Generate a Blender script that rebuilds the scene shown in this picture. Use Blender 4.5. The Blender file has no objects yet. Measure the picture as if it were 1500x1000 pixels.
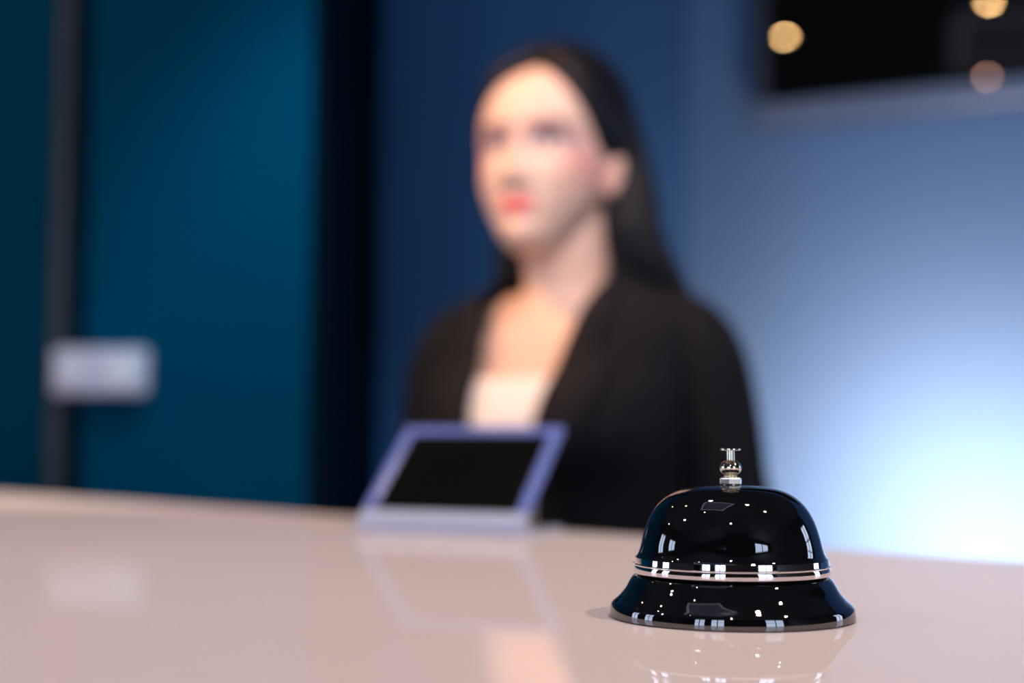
import bpy, bmesh, math, random
from mathutils import Vector, Matrix, noise

random.seed(4)
sc = bpy.context.scene
COL = sc.collection
PI = math.pi
rad = math.radians

# ------------------------------------------------------------------ helpers
def tag(o, label=None, cat=None, group=None, kind=None):
    if label: o['label'] = label
    if cat: o['category'] = cat
    if group: o['group'] = group
    if kind: o['kind'] = kind
    return o

def empty(name, loc, rz=0.0):
    o = bpy.data.objects.new(name, None)
    o.empty_display_size = .05
    o.location = loc
    o.rotation_euler = (0, 0, rz)
    COL.objects.link(o)
    return o

def mesh_obj(name, verts, faces, mat, parent=None, smooth=True, auto=None):
    me = bpy.data.meshes.new(name)
    me.from_pydata([tuple(v) for v in verts], [], faces)
    bm = bmesh.new(); bm.from_mesh(me)
    bmesh.ops.recalc_face_normals(bm, faces=bm.faces)
    bm.to_mesh(me); bm.free()
    if smooth:
        for p in me.polygons: p.use_smooth = True
        if auto is not None:
            try: me.set_sharp_from_angle(angle=rad(auto))
            except Exception: pass
    if mat: me.materials.append(mat)
    o = bpy.data.objects.new(name, me)
    COL.objects.link(o)
    if parent: o.parent = parent
    return o

class MB:
    def __init__(s): s.v = []; s.f = []
    def add(s, vs, fs):
        n = len(s.v); s.v += [Vector(v) for v in vs]; s.f += [tuple(i+n for i in f) for f in fs]
    def box(s, x0, x1, y0, y1, z0, z1, M=None):
        vs = [Vector((x, y, z)) for z in (z0, z1) for y in (y0, y1) for x in (x0, x1)]
        if M: vs = [M @ v for v in vs]
        s.add(vs, [(0,1,3,2),(4,6,7,5),(0,4,5,1),(2,3,7,6),(0,2,6,4),(1,5,7,3)])
    def loft(s, rings, closed=True, cap=True):
        n = len(rings[0]); vs = [p for r in rings for p in r]; fs = []
        for i in range(len(rings)-1):
            for j in range(n if closed else n-1):
                k = (j+1) % n
                fs.append((i*n+j, i*n+k, (i+1)*n+k, (i+1)*n+j))
        if cap:
            fs.append(tuple(range(n)))
            fs.append(tuple((len(rings)-1)*n + j for j in range(n)))
        s.add(vs, fs)
    def ell(s, c, r, nu=24, nv=16, M=None):
        rings = []
        for i in range(1, nv):
            t = PI*i/nv
            rings.append([Vector((c[0]+r[0]*math.sin(t)*math.cos(2*PI*j/nu),
                                  c[1]+r[1]*math.sin(t)*math.sin(2*PI*j/nu),
                                  c[2]+r[2]*math.cos(t))) for j in range(nu)])
        if M:
            C = Vector(c); rings = [[C + M @ (p-C) for p in q] for q in rings]
        s.loft(rings)
    def tube(s, pts, rs, n=20, flat=1.0):
        """round tube through pts with radii rs"""
        pts = [Vector(p) for p in pts]; rings = []
        up = Vector((0, 1, 0.01))
        for i, p in enumerate(pts):
            d = (pts[min(i+1, len(pts)-1)] - pts[max(i-1, 0)]).normalized()
            a = d.cross(up).normalized(); b = a.cross(d).normalized()
            rings.append([p + a*rs[i]*math.cos(2*PI*j/n) + b*rs[i]*flat*math.sin(2*PI*j/n) for j in range(n)])
        s.loft(rings)
        s.ell(pts[0], (rs[0],)*3, 16, 10); s.ell(pts[-1], (rs[-1],)*3, 16, 10)
    def obj(s, name, mat, parent=None, smooth=False, auto=None, bevel=None):
        o = mesh_obj(name, s.v, s.f, mat, parent, smooth, auto)
        if bevel:
            m = o.modifiers.new('bevel', 'BEVEL'); m.width = bevel; m.segments = 3; m.limit_method = 'ANGLE'
        return o

def lathe(name, prof, mat, parent, n=144, auto=28, z0=0.0):
    """prof: list of (r,z) metres, starting and/or ending on the axis"""
    vs = []; fs = []; idx = []
    for r, z in prof:
        if r < 1e-7:
            idx.append([len(vs)]); vs.append((0, 0, z+z0))
        else:
            idx.append(list(range(len(vs), len(vs)+n)))
            vs += [(r*math.cos(2*PI*j/n), r*math.sin(2*PI*j/n), z+z0) for j in range(n)]
    for a, b in zip(idx[:-1], idx[1:]):
        for j in range(n):
            k = (j+1) % n
            if len(a) == 1 and len(b) == 1: continue
            if len(a) == 1: fs.append((a[0], b[j], b[k]))
            elif len(b) == 1: fs.append((a[j], a[k], b[0]))
            else: fs.append((a[j], a[k], b[k], b[j]))
    return mesh_obj(name, vs, fs, mat, parent, True, auto)

def catmull(pts, sub=6):
    out = []
    P = [pts[0]] + list(pts) + [pts[-1]]
    for i in range(1, len(P)-2):
        for s in range(sub):
            t = s/sub
            out.append(tuple(.5*((2*P[i][k]) + (-P[i-1][k]+P[i+1][k])*t + (2*P[i-1][k]-5*P[i][k]+4*P[i+1][k]-P[i+2][k])*t*t
                       + (-P[i-1][k]+3*P[i][k]-3*P[i+1][k]+P[i+2][k])*t**3) for k in range(len(pts[0]))))
    out.append(tuple(pts[-1]))
    return out

def interp(tab, z):
    tab = sorted(tab)
    if z <= tab[0][0]: return tab[0][1]
    if z >= tab[-1][0]: return tab[-1][1]
    for i in range(len(tab)-1):
        if tab[i][0] <= z <= tab[i+1][0]:
            x0, y0 = tab[i]; x1, y1 = tab[i+1]
            t = (z-x0)/(x1-x0)
            m0 = (y1-tab[i-1][1])/(x1-tab[i-1][0])*(x1-x0) if i > 0 else (y1-y0)
            m1 = (tab[i+2][1]-y0)/(tab[i+2][0]-x0)*(x1-x0) if i+2 < len(tab) else (y1-y0)
            return (2*t**3-3*t*t+1)*y0 + (t**3-2*t*t+t)*m0 + (-2*t**3+3*t*t)*y1 + (t**3-t*t)*m1

# ------------------------------------------------------------------ materials
def s2l(c):
    return tuple((x/255/12.92) if x/255 <= .04045 else ((x/255+.055)/1.055)**2.4 for x in c)

def principled(name, base, rough=.5, metal=0., ior=1.5, spec=.5, coat=0., emis=None, es=0., noise_amt=0., nscale=8., bump=0., bscale=60.):
    m = bpy.data.materials.new(name); m.use_nodes = True
    nt = m.node_tree; b = nt.nodes['Principled BSDF']
    b.inputs['Base Color'].default_value = (*base, 1)
    b.inputs['Roughness'].default_value = rough
    b.inputs['Metallic'].default_value = metal
    b.inputs['IOR'].default_value = ior
    b.inputs['Specular IOR Level'].default_value = spec
    b.inputs['Coat Weight'].default_value = coat
    if emis: b.inputs['Emission Color'].default_value = (*emis, 1); b.inputs['Emission Strength'].default_value = es
    tc = nt.nodes.new('ShaderNodeTexCoord')
    if noise_amt:
        n = nt.nodes.new('ShaderNodeTexNoise'); n.inputs['Scale'].default_value = nscale; n.inputs['Detail'].default_value = 5
        nt.links.new(tc.outputs['Object'], n.inputs['Vector'])
        mx = nt.nodes.new('ShaderNodeMix'); mx.data_type = 'RGBA'
        mx.inputs[6].default_value = (*[c*(1-noise_amt) for c in base], 1)
        mx.inputs[7].default_value = (*[min(1, c*(1+noise_amt)) for c in base], 1)
        nt.links.new(n.outputs['Fac'], mx.inputs[0]); nt.links.new(mx.outputs[2], b.inputs['Base Color'])
    if bump:
        n2 = nt.nodes.new('ShaderNodeTexNoise'); n2.inputs['Scale'].default_value = bscale; n2.inputs['Detail'].default_value = 6
        nt.links.new(tc.outputs['Object'], n2.inputs['Vector'])
        bp = nt.nodes.new('ShaderNodeBump'); bp.inputs['Strength'].default_value = bump; bp.inputs['Distance'].default_value = .01
        nt.links.new(n2.outputs['Fac'], bp.inputs['Height']); nt.links.new(bp.outputs['Normal'], b.inputs['Normal'])
    return m

def counter_mat(name, base, fac=.16, rough=.045):
    """pale lacquered stone: matt body under a constant, weak polish"""
    m = bpy.data.materials.new(name); m.use_nodes = True
    nt = m.node_tree; nt.nodes.clear()
    out = nt.nodes.new('ShaderNodeOutputMaterial'); mix = nt.nodes.new('ShaderNodeMixShader')
    d = nt.nodes.new('ShaderNodeBsdfDiffuse'); g = nt.nodes.new('ShaderNodeBsdfAnisotropic')
    g.inputs['Roughness'].default_value = rough; g.inputs['Color'].default_value = (1, 1, 1, 1)
    tc = nt.nodes.new('ShaderNodeTexCoord'); n = nt.nodes.new('ShaderNodeTexNoise')
    n.inputs['Scale'].default_value = 3; n.inputs['Detail'].default_value = 6
    nt.links.new(tc.outputs['Object'], n.inputs['Vector'])
    mx = nt.nodes.new('ShaderNodeMix'); mx.data_type = 'RGBA'
    mx.inputs[6].default_value = (*[c*.97 for c in base], 1); mx.inputs[7].default_value = (*[min(1, c*1.03) for c in base], 1)
    nt.links.new(n.outputs['Fac'], mx.inputs[0]); nt.links.new(mx.outputs[2], d.inputs['Color'])
    mix.inputs[0].default_value = fac
    nt.links.new(d.outputs[0], mix.inputs[1]); nt.links.new(g.outputs[0], mix.inputs[2]); nt.links.new(mix.outputs[0], out.inputs[0])
    return m

def acrylic_mat(name, base, body=.5):
    m = bpy.data.materials.new(name); m.use_nodes = True
    nt = m.node_tree; out = nt.nodes['Material Output']; b = nt.nodes['Principled BSDF']
    b.inputs['Base Color'].default_value = (*base, 1); b.inputs['Roughness'].default_value = .12
    t = nt.nodes.new('ShaderNodeBsdfTransparent'); t.inputs[0].default_value = (.88, .93, 1, 1)
    mix = nt.nodes.new('ShaderNodeMixShader'); mix.inputs[0].default_value = body
    nt.links.new(t.outputs[0], mix.inputs[1]); nt.links.new(b.outputs[0], mix.inputs[2]); nt.links.new(mix.outputs[0], out.inputs[0])
    return m

M_teal   = principled('teal_lacquer', (.0002, .062, .125), .7, spec=.0, noise_amt=.12, nscale=2.5)
M_teal2  = principled('teal_door', (.0002, .070, .150), .7, spec=.0, noise_amt=.12, nscale=2.5)
M_seam   = principled('seam_metal', (.055, .06, .07), .45, spec=.4)
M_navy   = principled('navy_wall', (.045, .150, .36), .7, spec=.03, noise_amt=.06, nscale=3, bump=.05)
M_dark   = principled('shade_dark', (.002, .010, .022), .7, spec=.03)  # near-black shade painted in at the recess and the door seam
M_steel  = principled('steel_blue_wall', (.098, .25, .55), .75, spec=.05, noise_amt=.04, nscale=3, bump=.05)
M_ceil   = principled('ceiling_paint', (.05, .05, .055), .8, noise_amt=.05)
M_floor  = principled('floor_tile', (.10, .09, .085), .35, noise_amt=.2, nscale=1.5)
M_lobby  = principled('lobby_wall', (.025, .024, .03), .7, noise_amt=.1)
M_count  = counter_mat('counter_lacquer', (.79, .75, .82), .25, .03)
M_cedge  = counter_mat('counter_edge', (.80, .64, .50), .10, .1)
M_cfront = principled('counter_front', (.20, .13, .09), .4, noise_amt=.3, nscale=5)
M_kick   = principled('kickboard_metal', (.2, .2, .21), .35, metal=1)
M_bell   = principled('black_enamel', (.0025, .003, .0045), .018, ior=2.3, spec=.5)
M_chrome = principled('polished_chrome', (.80, .78, .78), .04, metal=1)
M_nickel = principled('warm_nickel', (.86, .78, .62), .07, metal=1)
M_nut    = principled('nut_metal', (.9, .88, .86), .22, metal=1)
M_bezel  = principled('brushed_aluminium', (.20, .34, .60), .35, metal=.6)
M_bezel2 = principled('dark_aluminium', (.06, .09, .15), .4, metal=.4)
M_tvbody = principled('tv_plastic', (.012, .014, .02), .4)
M_screen = principled('tv_glass', (.0012, .0022, .003), .012, ior=1.6)
M_insert = principled('black_card', (.0022, .0032, .0034), .5, spec=.03, noise_amt=.3, nscale=20)
M_acr    = acrylic_mat('clear_acrylic', (.30, .40, 1.0), .65)
M_acr2   = acrylic_mat('clear_acrylic_thick', (.66, .74, 1.0), .85)
M_jacket = principled('black_wool', (.0062, .0080, .0125), .85, spec=.2, noise_amt=.3, nscale=90, bump=.1, bscale=400)
M_lapel  = principled('black_wool_lapel', (.0085, .0085, .0120), .8, spec=.2, noise_amt=.3, nscale=90)
M_blouse = principled('white_cotton', (.90, .88, .86), .8, spec=.2, bump=.08, bscale=200)
M_hair   = principled('black_hair', (.0045, .0045, .0095), .5, spec=.3, bump=.12, bscale=150)
M_shoe   = principled('black_leather', (.01, .01, .01), .3)
M_button = principled('horn_button', (.02, .018, .016), .3)
M_lockm  = principled('brushed_steel', (.80, .74, .92), .45, metal=.15)
M_lockd  = principled('lock_cylinder', (.98, .92, 1.0), .4, metal=.15)
M_frame  = principled('window_frame', (.03, .03, .035), .5)
M_can    = principled('downlight_trim', (.6, .6, .6), .4)

def emit(name, col, s):
    m = bpy.data.materials.new(name); m.use_nodes = True
    nt = m.node_tree; nt.nodes.clear(); o = nt.nodes.new('ShaderNodeOutputMaterial'); e = nt.nodes.new('ShaderNodeEmission')
    e.inputs[0].default_value = (*col, 1); e.inputs[1].default_value = s; nt.links.new(e.outputs[0], o.inputs[0]); return m
M_lamp = emit('warm_led', (1, .60, .24), 950)
M_lamp2 = emit('pinkish_led', (1, .55, .42), 320)
M_panel = emit('lit_panel', (.8, .75, 1), .5)

m = bpy.data.materials.new('window_glass'); m.use_nodes = True; M_glass = m
nt = m.node_tree; nt.nodes.clear(); o_ = nt.nodes.new('ShaderNodeOutputMaterial'); t_ = nt.nodes.new('ShaderNodeBsdfTransparent')
g_ = nt.nodes.new('ShaderNodeBsdfGlossy'); g_.inputs['Roughness'].default_value = .02; x_ = nt.nodes.new('ShaderNodeMixShader'); x_.inputs[0].default_value = .06
t_.inputs[0].default_value = (.93, .96, 1, 1)
nt.links.new(t_.outputs[0], x_.inputs[1]); nt.links.new(g_.outputs[0], x_.inputs[2]); nt.links.new(x_.outputs[0], o_.inputs[0])

# skin with a painted-in complexion from the mesh itself (lips, brows, blush)
m = bpy.data.materials.new('skin'); m.use_nodes = True; M_skin = m
nt = m.node_tree; b = nt.nodes['Principled BSDF']; at = nt.nodes.new('ShaderNodeAttribute'); at.attribute_name = 'tone'
nt.links.new(at.outputs['Color'], b.inputs['Base Color']); b.inputs['Roughness'].default_value = .5
b.inputs['Subsurface Weight'].default_value = .12; b.inputs['Subsurface Radius'].default_value = (.8, .3, .15); b.inputs['Subsurface Scale'].default_value = .01

# ------------------------------------------------------------------ camera
CZ = 1.158; TOP = 1.100; F = 2083.33
cam = bpy.data.cameras.new('camera'); co = bpy.data.objects.new('camera', cam); COL.objects.link(co); sc.camera = co
cam.lens = 50; cam.sensor_width = 36; cam.sensor_fit = 'HORIZONTAL'; cam.clip_start = .01
PITCH = math.atan(154/F); ROLL = rad(.3)
f_ = Vector((0, math.cos(PITCH), math.sin(PITCH))); u0 = Vector((0, -math.sin(PITCH), math.cos(PITCH))); r0 = Vector((1, 0, 0))
r_ = math.cos(ROLL)*r0 + math.sin(ROLL)*u0; u_ = -math.sin(ROLL)*r0 + math.cos(ROLL)*u0
Mx = Matrix((r_, u_, -f_)).transposed().to_4x4(); Mx.translation = (0, 0, CZ); co.matrix_world = Mx
cam.dof.use_dof = True; cam.dof.focus_distance = .474; cam.dof.aperture_fstop = 4.2; cam.dof.aperture_blades = 0
CP = Vector((0, 0, CZ))
def ray(px, py): return (f_ + r_*((px-750)/F) - u_*((py-500)/F))
def on_z(px, py, z): d = ray(px, py); return CP + d*((z-CZ)/d.z)
def at_y(px, py, y): d = ray(px, py); return CP + d*(y/d.y)

# ------------------------------------------------------------------ room shell
H = 2.80
def structure(name, mb, mat, parent=None, **k):
    o = mb.obj(name, mat, parent, **k)
    if not parent: o['kind'] = 'structure'
    return o
XL, XR, YN = -3.6, 3.1, -2.6
mb = MB(); mb.box(XL-.2, XR+.4, YN-.2, 4.0, -.1, 0); structure('floor', mb, M_floor)
mb = MB(); mb.box(XL-.2, XR+.4, YN-.2, 4.0, H, H+.1); structure('ceiling', mb, M_ceil)
XE = at_y(457, 400, 2.6).x
mb = MB(); mb.box(XL, XE, 2.62, 3.5, 0, H); structure('wall_left', mb, M_teal)
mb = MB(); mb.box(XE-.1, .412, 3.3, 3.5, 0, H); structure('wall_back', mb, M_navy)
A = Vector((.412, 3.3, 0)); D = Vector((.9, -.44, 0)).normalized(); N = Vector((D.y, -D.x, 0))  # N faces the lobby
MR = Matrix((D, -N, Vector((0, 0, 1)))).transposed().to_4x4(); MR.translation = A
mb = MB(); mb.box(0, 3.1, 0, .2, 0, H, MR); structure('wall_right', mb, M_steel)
mb = MB(); mb.box(XE, XE+.012, 2.60, 3.3, 0, H); mb.box(XE+.012, XE+.06, 3.27, 3.3, 0, H); structure('recess_shade_1', mb, M_dark)      # near-black strip standing in for the shade of the recess beside the teal wall

# teal door leaf in the left wall, with its seam strip and lock
XS = at_y(92, 400, 2.6).x
door = empty('door_1', (XS, 2.62, 0)); door['kind'] = 'structure'
mb = MB(); mb.box(.012, XE-XS-.004, -.022, 0, .01, 2.79); mb.obj('door_leaf', M_teal2, door, bevel=.003)
mb = MB(); mb.box(-.018, .008, -.030, 0, .0, 2.8); mb.obj('edge_strip', M_seam, door, bevel=.002)
mb = MB(); mb.box(.02, .045, -.0235, -.02, .01, 2.79); mb.obj('shadow_strip', M_dark, door)  # dark strip laid on the leaf as the seam's painted shadow
lk0 = at_y(78, 579, 2.58); lk1 = at_y(218, 511, 2.58)
lock = tag(MB.obj((lambda q: (q.box(lk0.x-XS, lk1.x-XS, -.055, -.022, lk0.z, lk1.z), q)[1])(MB()), 'door_lock', M_lockm, door, bevel=.008), 'pale lilac-grey lock plate across the door edge')
for xx, w in ((.038, .022), (.128, .030)):
    mb = MB(); cx = lk0.x-XS+xx; cz = (lk0.z+lk1.z)/2
    mb.loft([[Vector((cx+w*math.cos(2*PI*j/32), y, cz+w*math.sin(2*PI*j/32))) for j in range(32)] for y in (-.050, -.064)])
    mb.obj('lock_cylinder', M_lockd, lock, smooth=True, auto=30)

def wall_with_window(name, axis, c, thick, a0, a1, wins, mat, n0):
    """wall in plane x=c or y=c with window openings (a,b,z0,z1)"""
    mb = MB()
    def bx(p, q, z0, z1):
        if q-p < 1e-4 or z1-z0 < 1e-4: return
        if axis == 'x': mb.box(c, c+thick, p, q, z0, z1)
        else: mb.box(p, q, c, c+thick, z0, z1)
    cur = a0
    for (p, q, z0, z1) in sorted(wins):
        bx(cur, p, 0, H); bx(p, q, 0, z0); bx(p, q, z1, H); cur = q
    bx(cur, a1, 0, H)
    structure(name, mb, mat)
    for k, (p, q, z0, z1) in enumerate(sorted(wins)):
        w = empty('window_%d' % (n0+k), (0, 0, 0)); w['kind'] = 'structure'
        fb = MB(); t = .05; nmu = 2
        def b2(B, p_, q_, za, zb, d0, d1):
            lo = c+thick*.5-d0; hi = c+thick*.5+d1
            if axis == 'x': B.box(lo, hi, p_, q_, za, zb)
            else: B.box(p_, q_, lo, hi, za, zb)
        b2(fb, p, q, z0, z0+t, .03, .03); b2(fb, p, q, z1-t, z1, .03, .03)
        b2(fb, p, p+t, z0+t, z1-t, .03, .03); b2(fb, q-t, q, z0+t, z1-t, .03, .03)
        for i in range(1, nmu): u = p+(q-p)*i/nmu; b2(fb, u-.02, u+.02, z0+t, z1-t, .025, .025)
        zc = z0+(z1-z0)*.62; b2(fb, p+t, q-t, zc-.02, zc+.02, .02, .02)
        fb.obj('window_frame', M_frame, w)
        gb = MB(); b2(gb, p+t, q-t, z0+t, z1-t, .004, .004); gb.obj('window_pane', M_glass, w)
wall_with_window('wall_lobby_left', 'x', XL-.2, .2, YN, 3.5, [(.2, .9, .5, 2.4), (1.5, 2.2, .5, 2.4)], M_lobby, 1)
wall_with_window('wall_lobby_right', 'x', 3.0, .2, YN, 2.2, [(1.1, 1.8, .9, 2.3)], M_lobby, 3)
wall_with_window('wall_front', 'y', YN-.2, .2, XL-.2, 3.2, [(-2.9, -1.95, .7, 2.45), (-1.6, -.75, .7, 2.45), (1.35, 2.75, .2, 2.7)], M_lobby, 4)

# ------------------------------------------------------------------ reception counter
P1 = on_z(0, 721, TOP); P2 = on_z(1500, 822, TOP); P1.z = P2.z = 0
E = (P2-P1).normalized(); Q = Vector((-E.y, E.x, 0))          # Q: towards the receptionist
if Q.y < 0: Q = -Q
mid = (P1+P2)/2
ctr = empty('reception_counter', (mid.x, mid.y, 0), math.atan2(E.y, E.x))
tag(ctr, 'long pale pinkish-beige glossy reception counter running across the front', 'counter')
# local frame: x along far edge, y=0 far edge, -y towards the guest side
L0, L1, W = -1.8, 1.9, .80
mb = MB(); mb.box(L0, L1, -W, 0, TOP-.04, TOP); o = mb.obj('countertop', M_count, ctr); 
bv = o.modifiers.new('bevel', 'BEVEL'); bv.width = .003; bv.segments = 3
mb = MB(); mb.box(L0, L1, -.0035+.004, .012, TOP-.04, TOP-.001); tag(mb.obj('edge_band', M_cedge, ctr, bevel=.002), 'warm beige edge band')
mb = MB(); mb.box(L0+.03, L1-.03, -W+.03, -W+.06, .10, TOP-.04); mb.obj('front_panel', M_cfront, ctr)
for x in (L0+.03, -.6, .6, L1-.06):
    mb = MB(); mb.box(x, x+.03, -W+.06, -.20, .10, TOP-.04); mb.obj('side_panel', M_cfront, ctr)
mb = MB(); mb.box(L0+.05, L1-.05, -W+.06, -.24, 0, .10); mb.obj('kickboard', M_kick, ctr)

# ------------------------------------------------------------------ service bell
BC = on_z(1071.5, 903.5, TOP)
bell = empty('service_bell', (BC.x, BC.y, TOP))
tag(bell, 'shiny black domed call bell with chrome rim and push button on the counter', 'bell')
mmr = lambda L: [(a*.98/1000, b/1000) for a, b in L]
base = [(0, .9), (36, .9), (36.5, 0), (42.0, 0), (42.6, .4), (42.7, 1.0), (42.35, 3.6), (42.1, 4.4), (41.4, 5.2)]
base += catmull([(41.4, 5.2), (39.4, 6.9), (37.3, 9.4), (35.9, 11.8), (34.7, 13.5), (32.8, 14.7), (29.5, 15.2)], 5)[1:]
base += [(24, 15.2), (10, 14.6), (4, 14.6), (0, 14.6)]
lathe('base', mmr(base), M_bell, bell)
dome = catmull([(33.6, 20.3), (33.0, 20.9), (32.4, 22.0), (31.7, 24.2), (30.9, 27.5), (29.8, 31.0), (28.2, 34.6), (25.6, 38.4), (22.0, 41.4),
                (17.5, 43.5), (12.0, 44.6), (6.0, 45.1), (2.0, 45.2), (0, 45.2)], 5)
inner = [(0, 44.4), (12, 43.8), (21.2, 40.6), (27.0, 34.2), (29.8, 27.5), (30.8, 22), (31.6, 20.3)]
lathe('dome', mmr(inner + dome), M_bell, bell)
rim = [(31.6, 20.3), (33.3, 20.5), (33.7, 20.25), (33.9, 18.4), (34.4, 18.15), (34.4, 17.85), (34.0, 17.6), (34.6, 15.6), (34.3, 15.15), (33.0, 15.2), (31.9, 16.0), (31.6, 20.3)]
tag(lathe('rim', mmr(rim), M_chrome, bell, auto=50), 'chrome rim band')
# hexagonal nut, two stacked rings
mb = MB()
def poly(r, z, n=6, a=.3): return [Vector((r*math.cos(2*PI*j/n+a), r*math.sin(2*PI*j/n+a), z)) for j in range(n)]
mb.loft([poly(.0034, .0452), poly(.0041, .0455), poly(.0041, .0474), poly(.0036, .0478)])
tag(mb.obj('nut', M_nut, bell, bevel=.0002), 'chrome hexagonal nut')
lathe('washer', mmr([(0, 44.8), (3.1, 44.9), (3.3, 45.1), (3.1, 45.4), (0, 45.5)]), M_chrome, bell, n=48)
lathe('post', mmr([(0, 47.6), (2.3, 47.6), (2.4, 48.3), (1.9, 48.6), (1.6, 48.9), (1.45, 49.5), (1.45, 57.2), (0, 57.2)]), M_nickel, bell, n=48)
lathe('ball', mmr([(0, 48.3)] + [(3.85*math.sin(t*PI/16), 51.1-2.85*math.cos(t*PI/16)) for t in range(2, 15)] + [(0, 53.9)]), M_nickel, bell, n=64)
lathe('push_button', mmr([(0, 57.0), (1.6, 57.0), (3.3, 57.15), (3.65, 57.35), (3.65, 57.65), (3.4, 57.8), (0, 57.75)]), M_nickel, bell, n=64)

# ------------------------------------------------------------------ acrylic display stand
G0 = on_z(524, 777, TOP); G1 = on_z(767, 785, TOP)
ux = (G1-G0); wdt = ux.length; ux.normalize(); nrm = Vector((-ux.y, ux.x, 0))   # nrm: away from camera
sg = empty('tabletop_sign', (G0.x, G0.y, TOP), math.atan2(ux.y, ux.x))
tag(sg, 'blank black card in a clear bluish acrylic slanted stand on the counter', 'sign')
LEAN = rad(48); SL = .098; T = .004
MS = Matrix.Rotation(-(PI/2-LEAN), 4, 'X')   # plate leans back: local y' (up the slope)
def plate(x0, x1, s0, s1, d0, d1):            # s along slope from the bottom edge, d thickness towards viewer
    vs = []
    up = Vector((0, math.sin(LEAN), math.cos(LEAN))); nn = Vector((0, -math.cos(LEAN), math.sin(LEAN)))
    for s in (s0, s1):
        for d in (d0, d1):
            for x in (x0, x1): vs.append(Vector((x, 0, 0)) + up*s + nn*d + Vector((0, 0, .004)))
    return vs, [(0,1,3,2),(4,6,7,5),(0,4,5,1),(2,3,7,6),(0,2,6,4),(1,5,7,3)]
bw = .0085
mb = MB()
for a in ((0, bw, .012, SL-bw), (wdt-bw, wdt, .012, SL-bw), (0, wdt, SL-bw, SL)): mb.add(*plate(*a, 0, T))
tag(mb.obj('frame', M_acr, sg, bevel=.0008), 'clear bluish acrylic frame')
mb = MB(); mb.add(*plate(0, wdt, 0, .012, 0, T)); mb.box(0, wdt, -.001, .010, 0, .007); tag(mb.obj('lower_lip', M_acr2, sg, bevel=.001), 'pale thick folded lower edge')
mb = MB(); mb.add(*plate(bw, wdt-bw, .012, SL-bw, .0008, T-.0006)); tag(mb.obj('black_card', M_insert, sg), 'blank black card')
mb = MB(); mb.box(.0, wdt, .010, .068, 0, .003); tag(mb.obj('foot', M_acr2, sg, bevel=.0008), 'flat clear acrylic foot behind')

# ------------------------------------------------------------------ television on the right wall
def on_wall(px, py, off=0.0):
    d = ray(px, py); t = (A+N*off-CP).dot(N)/d.dot(N); p = CP+d*t
    return (p-A).dot(D), p.z, p
s0, zb, _ = on_wall(1124, 150, .065)
s0b, zb2, _ = on_wall(1107, 184, .065)
tv = empty('television', A + D*(s0b+.55) + Vector((0, 0, 0)), math.atan2(D.y, D.x))
tag(tv, 'wide flat black television hung high on the blue wall', 'television')
tv.location.z = zb2
k = s0b+.55
y1 = -.065
mb = MB(); mb.box(s0b-k+.004, .55, y1+.012, -.03, .004, .66); mb.obj('casing', M_tvbody, tv, bevel=.004)
mb = MB(); mb.box(s0-k, .55-.018, y1, y1+.011, zb-zb2, .645); mb.obj('screen', M_screen, tv)
mb = MB(); mb.box(s0b-k, .552, y1-.004, -.045, 0, zb-zb2-.001); tag(mb.obj('lower_bezel', M_bezel, tv, bevel=.004), 'silver-blue lower bezel')
mb = MB(); mb.box(s0b-k, s0-k-.001, y1-.002, -.045, zb-zb2, .66); mb.box(.533, .552, y1-.002, -.045, zb-zb2, .66); mb.box(s0-k, .533, y1-.002, -.045, .646, .66)
mb.obj('side_bezel', M_bezel2, tv, bevel=.002)
mb = MB(); mb.box(-.15, .15, -.03, 0, .15, .45); mb.obj('wall_bracket', M_tvbody, tv)

# ------------------------------------------------------------------ ceiling downlights (three of them mirrored in the television)
def mirror_to_ceiling(px, py):
    d = ray(px, py); Nw = N; Pp = A + N*.065
    t = (Pp-CP).dot(Nw)/d.dot(Nw); p = CP+d*t; r = d - 2*d.dot(Nw)*Nw
    return p + r*((H-.012-p.z)/r.z)
spots = [mirror_to_ceiling(1150, 57), mirror_to_ceiling(1449, 6), mirror_to_ceiling(1446, 115)]
print('TV spots', spots)
spots += [Vector((x, y, H)) for x, y in ((.46, .52), (1.1, .1), (-1.9, .44), (-.17, -1.07), (-1.47, 2.15), (-3.2, 1.6))]
def make_down():
    r = empty('ceiling_light', (0, 0, 0)); tag(r, 'small round warm ceiling downlight mirrored in the television and the bell', 'light', 'warm round ceiling downlights')
    lathe('trim_ring', [(.015, 0), (.040, 0), (.043, -.004), (.041, -.008), (.017, -.006), (.015, 0)], M_can, r, n=40)
    lathe('diffuser', [(0, -.0035), (.015, -.0035), (.015, 0), (0, 0)], M_lamp, r, n=40)
    return r
proto = make_down()
for i, p in enumerate(spots):
    if i == 0: o = proto
    else:
        o = proto.copy(); COL.objects.link(o)
        for ch in list(proto.children):
            c = ch.copy(); c.parent = o; COL.objects.link(c)
    o.location = (p.x, p.y, H)
    if i == 2:
        dl = [c for c in o.children if c.name.startswith('diffuser')][0]; dl.data = dl.data.copy(); dl.data.materials[0] = M_lamp2
# framed square light panel, seen as the pale trapezoid on top of the bell
pn = empty('ceiling_panel', (-.35, .45, H), rad(-36)); tag(pn, 'dim square framed ceiling panel mirrored on top of the bell', 'light')
mb = MB(); mb.box(-.33, .33, -.33, .33, -.012, 0); mb.obj('panel', principled('panel_core', (.05, .05, .06), .6, emis=(.6, .6, 1), es=.12), pn)
mb = MB()
for a in ((-.38, .38, -.38, -.33), (-.38, .38, .33, .38), (-.38, -.33, -.33, .33), (.33, .38, -.33, .33)): mb.box(a[0], a[1], a[2], a[3], -.02, 0)
mb.obj('panel_frame', M_panel, pn)

# ------------------------------------------------------------------ receptionist
WX, WY, YAW = .058, 1.585, rad(-31)
wm = empty('person', (WX, WY, 0), YAW)
tag(wm, 'woman with long black hair, black blazer and white top standing behind the counter, looking left', 'person')

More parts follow.
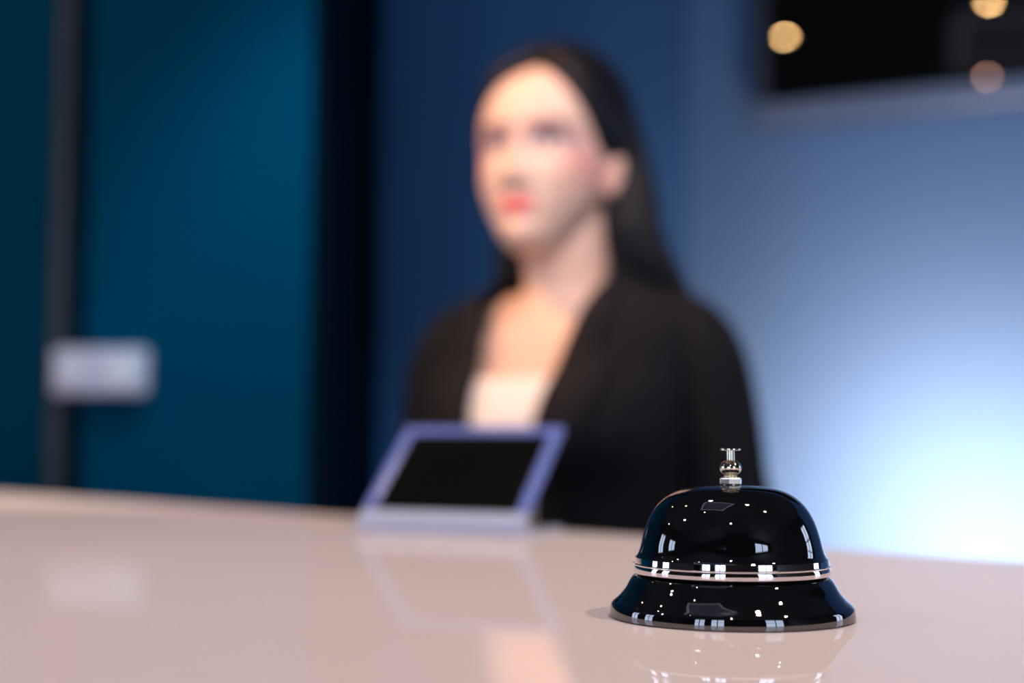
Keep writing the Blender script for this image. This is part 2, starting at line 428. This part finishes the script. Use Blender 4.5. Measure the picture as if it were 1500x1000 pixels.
# head: lofted rings and soft bumps.  local: -y front
HC = Vector((-.008, -.020, 1.4790)); HYAW = rad(6); HROLL = rad(0)
HM = Matrix.Translation(HC) @ Matrix.Rotation(HYAW, 4, 'Z') @ Matrix.Rotation(rad(-2), 4, 'X')
HW = [(-.118, .004), (-.114, .016), (-.106, .027), (-.09, .039), (-.07, .0525), (-.05, .062), (-.03, .0685), (0, .0725), (.03, .0735), (.055, .069), (.08, .057), (.1, .037), (.108, .023), (.112, .006)]
HF = [(-.118, -.045), (-.112, -.066), (-.10, -.079), (-.085, -.083), (-.06, -.085), (-.03, -.084), (0, -.083), (.03, -.085), (.055, -.079), (.08, -.060), (.1, -.028), (.112, .0)]
HB = [(-.118, -.03), (-.11, -.005), (-.09, .025), (-.06, .055), (-.03, .078), (0, .092), (.04, .097), (.07, .083), (.095, .055), (.112, .022)]
G = [  # x, z, amp (towards front), sx, sz
 (0, -.036, .019, .0085, .0085), (0, -.018, .012, .0065, .012), (0, -.002, .004, .007, .010), (.011, -.042, .008, .0055, .006), (-.011, -.042, .008, .0055, .006),
 (.031, .000, -.0105, .014, .0095), (-.031, .000, -.0105, .014, .0095), (.031, -.001, .0052, .0105, .006), (-.031, -.001, .0052, .0105, .006),
 (.029, .018, .003, .017, .006), (-.029, .018, .003, .017, .006), (0, -.062, .0045, .016, .0045), (0, -.0665, -.0025, .02, .0015), (0, -.072, .0065, .013, .0042),
 (0, -.082, -.004, .014, .005), (0, -.100, .007, .015, .012), (.041, -.033, .005, .017, .016), (-.041, -.033, .005, .017, .016), (0, -.052, -.001, .004, .006)]
def head_rings():
    rings = []; n = 96; nz = 100
    for i in range(nz+1):
        z = -.1175 + .229*(.5-.5*math.cos(PI*i/nz))
        w = max(.003, interp(HW, z)); fr = interp(HF, z); bk = interp(HB, z); c = fr*.25+bk*.75 if z > -.06 else (fr+bk)/2
        c = (fr+bk)/2; c = c + (.0)*w
        R = []
        for j in range(n):
            t = 2*PI*j/n; cs, sn = math.cos(t), math.sin(t)
            x = w*math.copysign(abs(cs)**.92, cs)
            y = c + (bk-c)*math.copysign(abs(sn)**.9, sn) if sn > 0 else c + (c-fr)*math.copysign(abs(sn)**.86, sn)
            if y < c:
                k = min(1, (c-y)/((c-fr)*.6+1e-6))
                for gx, gz, am, sx, sz in G:
                    y -= k*am*math.exp(-.5*((x-gx)/sx)**2 - .5*((z-gz)/sz)**2)
            R.append(HM @ Vector((x, y, z)))
        rings.append(R)
    return rings
BB = MB()
BB.loft(head_rings())
for s in (-1, 1):   # ears
    Me = Matrix.Rotation(rad(18)*s, 3, 'Z') @ Matrix.Rotation(rad(-8), 3, 'X')
    e = MB(); e.ell((s*.0745, .014, -.018), (.006, .014, .026), 20, 14, Me); e.ell((s*.072, .008, -.037), (.006, .008, .010), 16, 10, Me); e.ell((s*.079, .017, -.014), (.004, .009, .019), 16, 10, Me)
    BB.add([HM @ v for v in e.v], e.f)
# neck and trunk
def ring(cx, cy, z, a, bf, bb, ex=.9, n=48, tilt=0):
    R = []
    for j in range(n):
        t = 2*PI*j/n; cs, sn = math.cos(t), math.sin(t)
        x = a*math.copysign(abs(cs)**ex, cs); y = (bb if sn > 0 else bf)*math.copysign(abs(sn)**ex, sn)
        R.append(Vector((cx+x, cy+y, z - tilt*y)))
    return R
BB.loft([ring(0, .022, 1.27, .062, .055, .06, 1), ring(0, .018, 1.315, .055, .050, .056, 1), ring(0, .010, 1.345, .049, .049, .053, 1), ring(0, .002, 1.38, .047, .049, .053, 1), ring(0, 0, 1.43, .047, .048, .058, 1)])
TR = [(.78, .165, .10, .115), (.84, .172, .10, .12), (.90, .163, .095, .11), (.97, .135, .085, .09), (1.02, .122, .082, .082), (1.08, .126, .088, .085), (1.13, .136, .103, .09),
      (1.175, .143, .118, .095), (1.21, .146, .108, .098), (1.25, .150, .090, .098), (1.285, .142, .074, .09), (1.31, .108, .058, .075), (1.328, .070, .046, .065)]
TRc = catmull(TR, 4)
BB.loft([ring(0, .01, z, a, bf, bb) for z, a, bf, bb in TRc])
for s in (-1, 1):
    BB.ell((s*.062, -.062, 1.175), (.052, .052, .050), 24, 16)
    BB.tube([(s*.10, .012, 1.285), (s*.148, .012, 1.272)], [.030, .038], 24)
    BB.tube([(s*.148, .012, 1.268), (s*.164, .016, 1.21), (s*.182, .02, 1.12), (s*.195, .022, 1.03)], [.038, .038, .035, .031], 24)
    BB.tube([(s*.195, .022, 1.03), (s*.201, -.005, .97), (s*.203, -.05, .88), (s*.200, -.075, .825)], [.033, .033, .027, .022], 24)
    # hand: palm, four unequal curled fingers, thumb from the side of the palm
    w = Vector((s*.200, -.078, .822)); dn = Vector((0, -.28, -.96)).normalized(); side = Vector((0, -.96, .28)).normalized(); inn = Vector((-s, 0, 0))
    def hp(a, b_, c): return w + dn*a + side*b_ + inn*c
    BB.loft([[hp(a, bw_*math.cos(2*PI*j/20), th*math.sin(2*PI*j/20)) for j in range(20)] for a, bw_, th in ((-.02, .021, .019), (.0, .023, .018), (.03, .036, .016), (.06, .040, .015), (.082, .039, .012))])
    for q, (off, l) in enumerate(((.030, .068), (.0105, .076), (-.0095, .071), (-.029, .056))):
        BB.tube([hp(.070, off, 0), hp(.084+l*.30, off*1.03, .004), hp(.084+l*.62, off*1.05, .016), hp(.084+l*.86, off*1.05, .034)], [.0085, .0080, .0075, .0065], 12)
    BB.tube([hp(.015, .022, .006), hp(.042, .046, .016), hp(.066, .055, .026), hp(.084, .057, .034)], [.012, .0105, .0095, .008], 12)
    # legs
    BB.tube([(s*.085, .012, .82), (s*.088, .008, .70), (s*.085, .005, .50), (s*.083, .015, .36), (s*.082, .025, .20), (s*.082, .025, .09)], [.083, .078, .053, .050, .042, .033], 24)
    BB.loft([[Vector((s*.084 + a*math.cos(2*PI*j/20), y, .035 + hh*math.sin(2*PI*j/20))) for j in range(20)] for y, a, hh in ((.065, .018, .022), (.04, .030, .03), (-.02, .034, .032), (-.10, .040, .022), (-.15, .034, .016), (-.172, .018, .010))])
raw = mesh_obj('body_raw', BB.v, BB.f, None)
md = raw.modifiers.new('remesh', 'REMESH'); md.mode = 'VOXEL'; md.voxel_size = .0028; md.adaptivity = 0
dg = bpy.context.evaluated_depsgraph_get(); dg.update()
me = bpy.data.meshes.new_from_object(raw.evaluated_get(dg)); me.name = 'body'
bpy.data.objects.remove(raw)
# light smoothing
bm = bmesh.new(); bm.from_mesh(me)
for _ in range(2): bmesh.ops.smooth_vert(bm, verts=bm.verts, factor=.4, use_axis_x=True, use_axis_y=True, use_axis_z=True)
bm.to_mesh(me); bm.free()
for p in me.polygons: p.use_smooth = True
SK = (.80, .56, .46)
HI = HM.inverted()
ca = me.color_attributes.new('tone', 'FLOAT_COLOR', 'POINT')
def g2(x, z, gx, gz, sx, sz): return math.exp(-.5*((x-gx)/sx)**2 - .5*((z-gz)/sz)**2)
def smooth01(a, b, t):
    t = max(0, min(1, (t-a)/(b-a))); return t*t*(3-2*t)
def mixc(a, b, t): t = max(0, min(1, t)); return tuple(a[i]*(1-t)+b[i]*t for i in range(3))
for i, v in enumerate(me.vertices):
    c = SK
    p = HI @ v.co
    if -.13 < p.z < .12 and p.y < 0.02 and abs(p.x) < .09:
        ax = abs(p.x)
        c = mixc(c, (.74, .24, .24), .55*g2(ax, p.z, .062, -.022, .012, .016))                 # blush
        if p.y < -.04:
            c = mixc(c, (.12, .04, .04), 1.1*g2(ax, p.z, .031, .0195+(.031-ax)*-.06, .0145, .0032))    # brows
            c = mixc(c, (.26, .12, .22), 1.0*g2(ax, p.z, .032, .003, .017, .0085))              # darker purplish tone round the eyes
            e2 = ((ax-.031)/.0135)**2 + ((p.z+.0005)/.0052)**2
            c = mixc(c, (.05, .03, .04), smooth01(1.9, 1.2, e2)*smooth01(-.004, .0005, p.z))    # lashes
            c = mixc(c, (.72, .68, .67), smooth01(1.15, .75, e2))
            e3 = ((ax-.031)/.0058)**2 + ((p.z-.0002)/.0052)**2
            c = mixc(c, (.02, .012, .01), smooth01(1.25, .7, e3)*smooth01(1.2, .9, e2))          # irises
            lp_ = (p.x/.0225)**2 + ((p.z+.067 + .0012*math.cos(p.x*190))/(.0098 if p.z < -.067 else .0075))**2
            c = mixc(c, (.82, .12, .14), smooth01(1.25, .6, lp_))                              # lips
            c = mixc(c, (.45, .16, .1), .45*g2(ax, p.z, .009, -.0475, .004, .002))             # nostrils
    ca.data[i].color = (*c, 1)
me.materials.append(M_skin)
body = bpy.data.objects.new('body', me); COL.objects.link(body); body.parent = wm

# --- clothes
JK = [(.80, .198, .130, .150), (.86, .196, .128, .148), (.93, .172, .116, .126), (1.00, .150, .106, .110), (1.05, .146, .106, .108), (1.11, .152, .118, .110),
      (1.165, .160, .146, .114), (1.205, .166, .138, .116), (1.245, .172, .110, .116), (1.275, .172, .096, .112), (1.300, .160, .084, .102), (1.320, .128, .072, .090), (1.335, .090, .062, .076), (1.350, .066, .055, .064), (1.368, .062, .052, .062)]
OPEN = [(.80, .03), (.93, .004), (.985, .002), (1.06, .018), (1.12, .030), (1.19, .042), (1.24, .049), (1.29, .058), (1.335, .070), (1.36, .074), (1.40, .075)]
def jk(z): return tuple(interp([(r[0], r[k]) for r in JK], z) for k in (1, 2, 3))
def jpoint(z, t):  # t angle from front (0) going +x, to 2pi
    a, bf, bb = jk(z); sn, cs = math.sin(t), math.cos(t); ex = .9
    return Vector((a*math.copysign(abs(sn)**ex, sn), .01 - (bf if cs > 0 else bb)*math.copysign(abs(cs)**ex, cs), z))
def edge_t(z):
    a, bf, bb = jk(z); h = interp(OPEN, z)
    return math.asin(min(1, (min(h, a*.985)/a))**(1/.9))
rings = []; nz = 60; n = 72
for i in range(nz+1):
    z = .80 + (1.368-.80)*i/nz; t0 = edge_t(z)
    rings.append([jpoint(z, t0 + (2*PI-2*t0)*j/n) for j in range(n+1)])
mb = MB(); mb.loft(rings, closed=False, cap=False)
torso_v, torso_f = mb.v, mb.f
jacket = mesh_obj('blazer', torso_v, torso_f, M_jacket, wm)
so = jacket.modifiers.new('solid', 'SOLIDIFY'); so.thickness = .004; so.offset = 1
def sleeve(s):
    mb = MB()
    pts = catmull([(s*.105, .012, 1.292, .036), (s*.136, .013, 1.280, .046), (s*.156, .015, 1.248, .051), (s*.170, .018, 1.19, .050), (s*.183, .021, 1.11, .047), (s*.194, .022, 1.03, .044), (s*.201, -.002, .97, .043), (s*.206, -.04, .90, .040), (s*.203, -.068, .843, .036)], 5)
    rings = []; up = Vector((0, 1, .01))
    for i, p in enumerate(pts):
        a_ = Vector(pts[min(i+1, len(pts)-1)][:3]); b_ = Vector(pts[max(i-1, 0)][:3]); d = (a_-b_).normalized()
        u = d.cross(up).normalized(); w = u.cross(d).normalized()
        wr = 1 + .03*math.sin(i*1.3)*(1 if i > 18 else 0)
        rings.append([Vector(p[:3]) + (u*math.cos(2*PI*j/32) + w*1.05*math.sin(2*PI*j/32))*p[3]*wr for j in range(32)])
    mb.loft(rings, cap=False)
    o = mb.obj('sleeve', M_jacket, jacket, smooth=True); sl = o.modifiers.new('solid', 'SOLIDIFY'); sl.thickness = .004; sl.offset = -1
for s in (-1, 1): sleeve(s)
for s in (-1, 1):   # lapels
    zs = [.985 + (1.345-.985)*i/40 for i in range(41)]; V = []
    for z in zs:
        t0 = edge_t(z); q = (z-.985)/(1.345-.985)
        wd = interp([(0, .004), (.3, .035), (.62, .060), (.72, .062), (.76, .040), (.85, .036), (1, .030)], q)
        a, bf, bb = jk(z); t1 = t0 + wd/(a*.95)
        for k in range(7):
            p = jpoint(z, t0+(t1-t0)*k/6); nrm_ = Vector((p.x*.3, -1, 0)).normalized()
            if s < 0: pass
            p = p + nrm_*(.0075 + .004*math.sin(PI*k/6))
            V.append(Vector((s*p.x, p.y, p.z)))
    Fc = [(i*7+k, i*7+k+1, (i+1)*7+k+1, (i+1)*7+k) for i in range(40) for k in range(6)]
    o = mesh_obj('lapel', V, Fc, M_lapel, jacket); so = o.modifiers.new('solid', 'SOLIDIFY'); so.thickness = .003
# collar round the back of the neck
V = []; 
for i in range(5):
    z = 1.335+.045*i/4; 
    for j in range(25):
        t = rad(75) + rad(210)*j/24; p = jpoint(min(z, 1.366), t); k = 1.07 + (.05 if i in (0, 1) else 0)
        V.append(Vector((p.x*k, p.y*k+.002, z)))
Fc = [(i*25+j, i*25+j+1, (i+1)*25+j+1, (i+1)*25+j) for i in range(4) for j in range(24)]
o = mesh_obj('collar', V, Fc, M_lapel, jacket); so = o.modifiers.new('solid', 'SOLIDIFY'); so.thickness = .005
mb = MB(); p = jpoint(.965, .0)
mb.loft([[Vector((.0+r*math.cos(2*PI*j/20), p.y+dy, .965+r*math.sin(2*PI*j/20))) for j in range(20)] for r, dy in ((.009, -.004), (.010, -.007), (.008, -.009))])
mb.obj('jacket_button', M_button, jacket, smooth=True, auto=40)
# white top with a straight neckline
BLT = 1.229
rings = []
for i in range(30):
    z = .93 + (BLT-.93)*i/29
    a = interp([(r[0], r[1]) for r in TR], z)+.006; bf = interp([(r[0], r[2]) for r in TR], z)+.006; bb = interp([(r[0], r[3]) for r in TR], z)+.004
    k = math.exp(-((z-1.175)/.04)**2)*.012 + (.012 if z < 1.24 else 0)
    rings.append(ring(0, .01, z, a, bf+k*.6, bb, .85, 64))
mb = MB(); mb.loft(rings, cap=False); o = mb.obj('white_top', M_blouse, wm, smooth=True); so = o.modifiers.new('solid', 'SOLIDIFY'); so.thickness = .003
# trousers and shoes
mb = MB(); rr = [ring(0, .01, z, interp([(r[0], r[1]) for r in TR], z)+.008, interp([(r[0], r[2]) for r in TR], z)+.008, interp([(r[0], r[3]) for r in TR], z)+.008) for z in (.76, .80, .84, .88, .92, .96, .99)]
mb.loft(rr)
for s in (-1, 1): mb.tube([(s*.085, .012, .80), (s*.088, .008, .68), (s*.087, .006, .50), (s*.085, .015, .34), (s*.084, .02, .18), (s*.084, .02, .10)], [.093, .086, .066, .062, .058, .056], 28)
mb.obj('trousers', M_jacket, wm, smooth=True)
for s in (-1, 1):
    mb = MB()
    mb.loft([[Vector((s*.084 + a*math.cos(2*PI*j/24), y, max(.002, zc + hh*math.sin(2*PI*j/24)))) for j in range(24)] for y, a, hh, zc in ((.078, .018, .03, .03), (.05, .036, .045, .036), (.0, .040, .045, .036), (-.08, .045, .034, .030), (-.14, .042, .026, .024), (-.178, .026, .018, .018), (-.188, .010, .010, .014))])
    mb.obj('shoe', M_shoe, wm, smooth=True)

# --- hair: cap swept back from the brow, tucked behind the ears, long curtain down the back
HB_ = MB()
cap = []; nz = 90; n = 120
HL = [(-.01, .0735), (.0, .0690), (.02, .0650), (.035, .0600), (.05, .0520), (.065, .0400), (.08, .0240), (.092, .0060), (.100, -.01)]
def sst(a, b, t): t = max(0, min(1, (t-a)/(b-a))); return t*t*(3-2*t)
for i in range(nz+1):
    z = -.075 + .1865*(.5-.5*math.cos(PI*i/nz))
    w = max(.003, interp(HW, z)); fr = interp(HF, z); bk = interp(HB, z); c = (fr+bk)/2; R = []
    for j in range(n):
        t = 2*PI*j/n; cs, sn = math.cos(t), math.sin(t)
        x = w*math.copysign(abs(cs)**.92, cs)
        y = c + (bk-c)*math.copysign(abs(sn)**.9, sn) if sn > 0 else c + (c-fr)*math.copysign(abs(sn)**.86, sn)
        if z > -.005:
            m = sst(-.004, .006, abs(x) - interp(HL, z)); m = max(m, sst(.0, .02, y))
        else:
            m = sst(.022, .034, y)
        back = sst(-.02, .06, y)
        off = -.012 + m*(.012 + (.0095 if x > 0 else .0045) + .009*back + .004*sst(.0, .08, z))
        q = Vector((x, y-c, 0)); L = q.length; q = q/max(L, 1e-5)
        px_ = x + q.x*off*min(1, L/.02); py_ = y + q.y*off*min(1, L/.02)
        strand = .0009*math.sin(abs(x)*700 + z*60)*m
        cap[len(cap):] = []
        R.append(HM @ Vector((px_, py_, z + m*(.019*sst(.02, .11, z)) - (1-m)*.006 + strand)))
    cap.append(R)
HB_.loft(cap)
CU = [(1.525, .040, .082, .030), (1.48, .052, .090, .034), (1.44, .056, .099, .036), (1.40, .060, .104, .038), (1.36, .068, .118, .038), (1.325, .080, .130, .036), (1.29, .098, .132, .032), (1.24, .118, .122, .024), (1.18, .126, .112, .020), (1.12, .126, .092, .015), (1.09, .124, .06, .008)]
CUc = catmull(CU, 5); rings = []
for i, (z, cy, a, b_) in enumerate(CUc):
    R = []
    for j in range(72):
        t = 2*PI*j/72; cs, sn = math.cos(t), math.sin(t)
        wv = 1 + .035*math.sin(t*11+z*9) + .02*math.sin(t*23-z*15)
        x = a*math.copysign(abs(cs)**.85, cs)*(.99+.01*wv); y = cy + b_*wv*math.copysign(abs(sn)**.85, sn) - .30*x*x*3
        R.append(Vector((x, y-.018*(1 if z > 1.4 else max(0, (z-1.3)/.1)), z)))
    rings.append(R)
HB_.loft(rings)
raw = mesh_obj('hair_raw', HB_.v, HB_.f, None)
md = raw.modifiers.new('remesh', 'REMESH'); md.mode = 'VOXEL'; md.voxel_size = .0035
dg = bpy.context.evaluated_depsgraph_get(); dg.update()
mh = bpy.data.meshes.new_from_object(raw.evaluated_get(dg)); bpy.data.objects.remove(raw)
bm = bmesh.new(); bm.from_mesh(mh)
for _ in range(6): bmesh.ops.smooth_vert(bm, verts=bm.verts, factor=.5, use_axis_x=True, use_axis_y=True, use_axis_z=True)
bm.to_mesh(mh); bm.free()
for p in mh.polygons: p.use_smooth = True
mh.materials.append(M_hair); hair = bpy.data.objects.new('hair', mh); COL.objects.link(hair); hair.parent = wm

# ------------------------------------------------------------------ light
def area(name, loc, target, size, power, col, spread=180, sy=None):
    l = bpy.data.lights.new(name, 'AREA'); l.energy = power; l.color = col; l.size = size; l.spread = rad(spread)
    if sy: l.shape = 'RECTANGLE'; l.size_y = sy
    o = bpy.data.objects.new(name, l); COL.objects.link(o); o.location = loc
    o.rotation_euler = (Vector(target)-Vector(loc)).to_track_quat('-Z', 'Y').to_euler(); return o
def spot(name, loc, target, power, col, ang, blend=1., size=.1):
    l = bpy.data.lights.new(name, 'SPOT'); l.energy = power; l.color = col; l.spot_size = rad(ang); l.spot_blend = blend; l.shadow_soft_size = size
    o = bpy.data.objects.new(name, l); COL.objects.link(o); o.location = loc
    o.rotation_euler = (Vector(target)-Vector(loc)).to_track_quat('-Z', 'Y').to_euler(); return o
GL = on_wall(1440, 740)[2]
lp = GL + N*.50; lp.z = .90
spot('wall_washer', lp, (GL.x, GL.y, GL.z), 104, (1, .54, .385), 150, 1, .12)
spot('warm_key', (-1.03, 1.20, 2.72), (WX-.03, WY-.08, 1.30), 92, (1, .44, .13), 32, .8, .05)
spot('counter_edge_spot', (-1.0, 1.27, 2.74), (-.60, 1.64, 1.1), 75, (1, .74, .46), 36, 1, .03)
spot('face_key', (-.35, -.25, 2.05), (WX-.04, WY-.1, 1.47), 60, (1, .84, .78), 12, .8, .05)
spot('pink_key', (.44, .52, 2.72), (WX-.05, WY-.05, 1.44), 46, (1, .80, .88), 34, .8, .05)
for k, (x, y, p, c) in enumerate(((-.26, 1.0, 13, (.95, .84, .88)), (.46, .50, 27, (1, .80, .70)), (1.1, .1, 50, (1, .76, .56)), (-.17, -1.07, 36, (.96, .84, .88)), (-1.9, .44, 36, (.80, .82, 1)))):
    spot('downlight_%d' % k, (x, y, 2.75), (x+.1, y+.05, 0), p, c, 125, .9, .035)
spot('teal_wash', (-.12, 1.9, 2.7), (-.42, 2.62, 1.42), 64, (.4, .9, 1), 36, 1, .1)

w = bpy.data.worlds.new('world'); sc.world = w; w.use_nodes = True
bg = w.node_tree.nodes['Background']; sky = w.node_tree.nodes.new('ShaderNodeTexGradient')
bg.inputs[0].default_value = (.72, .82, 1, 1); bg.inputs[1].default_value = 4.5
w.node_tree.nodes.remove(sky)

sc.view_settings.view_transform = 'Standard'; sc.view_settings.look = 'None'; sc.view_settings.exposure = 0
sc.cycles.use_denoising = True
sc.cycles.max_bounces = 8
sc.cycles.sample_clamp_indirect = 6
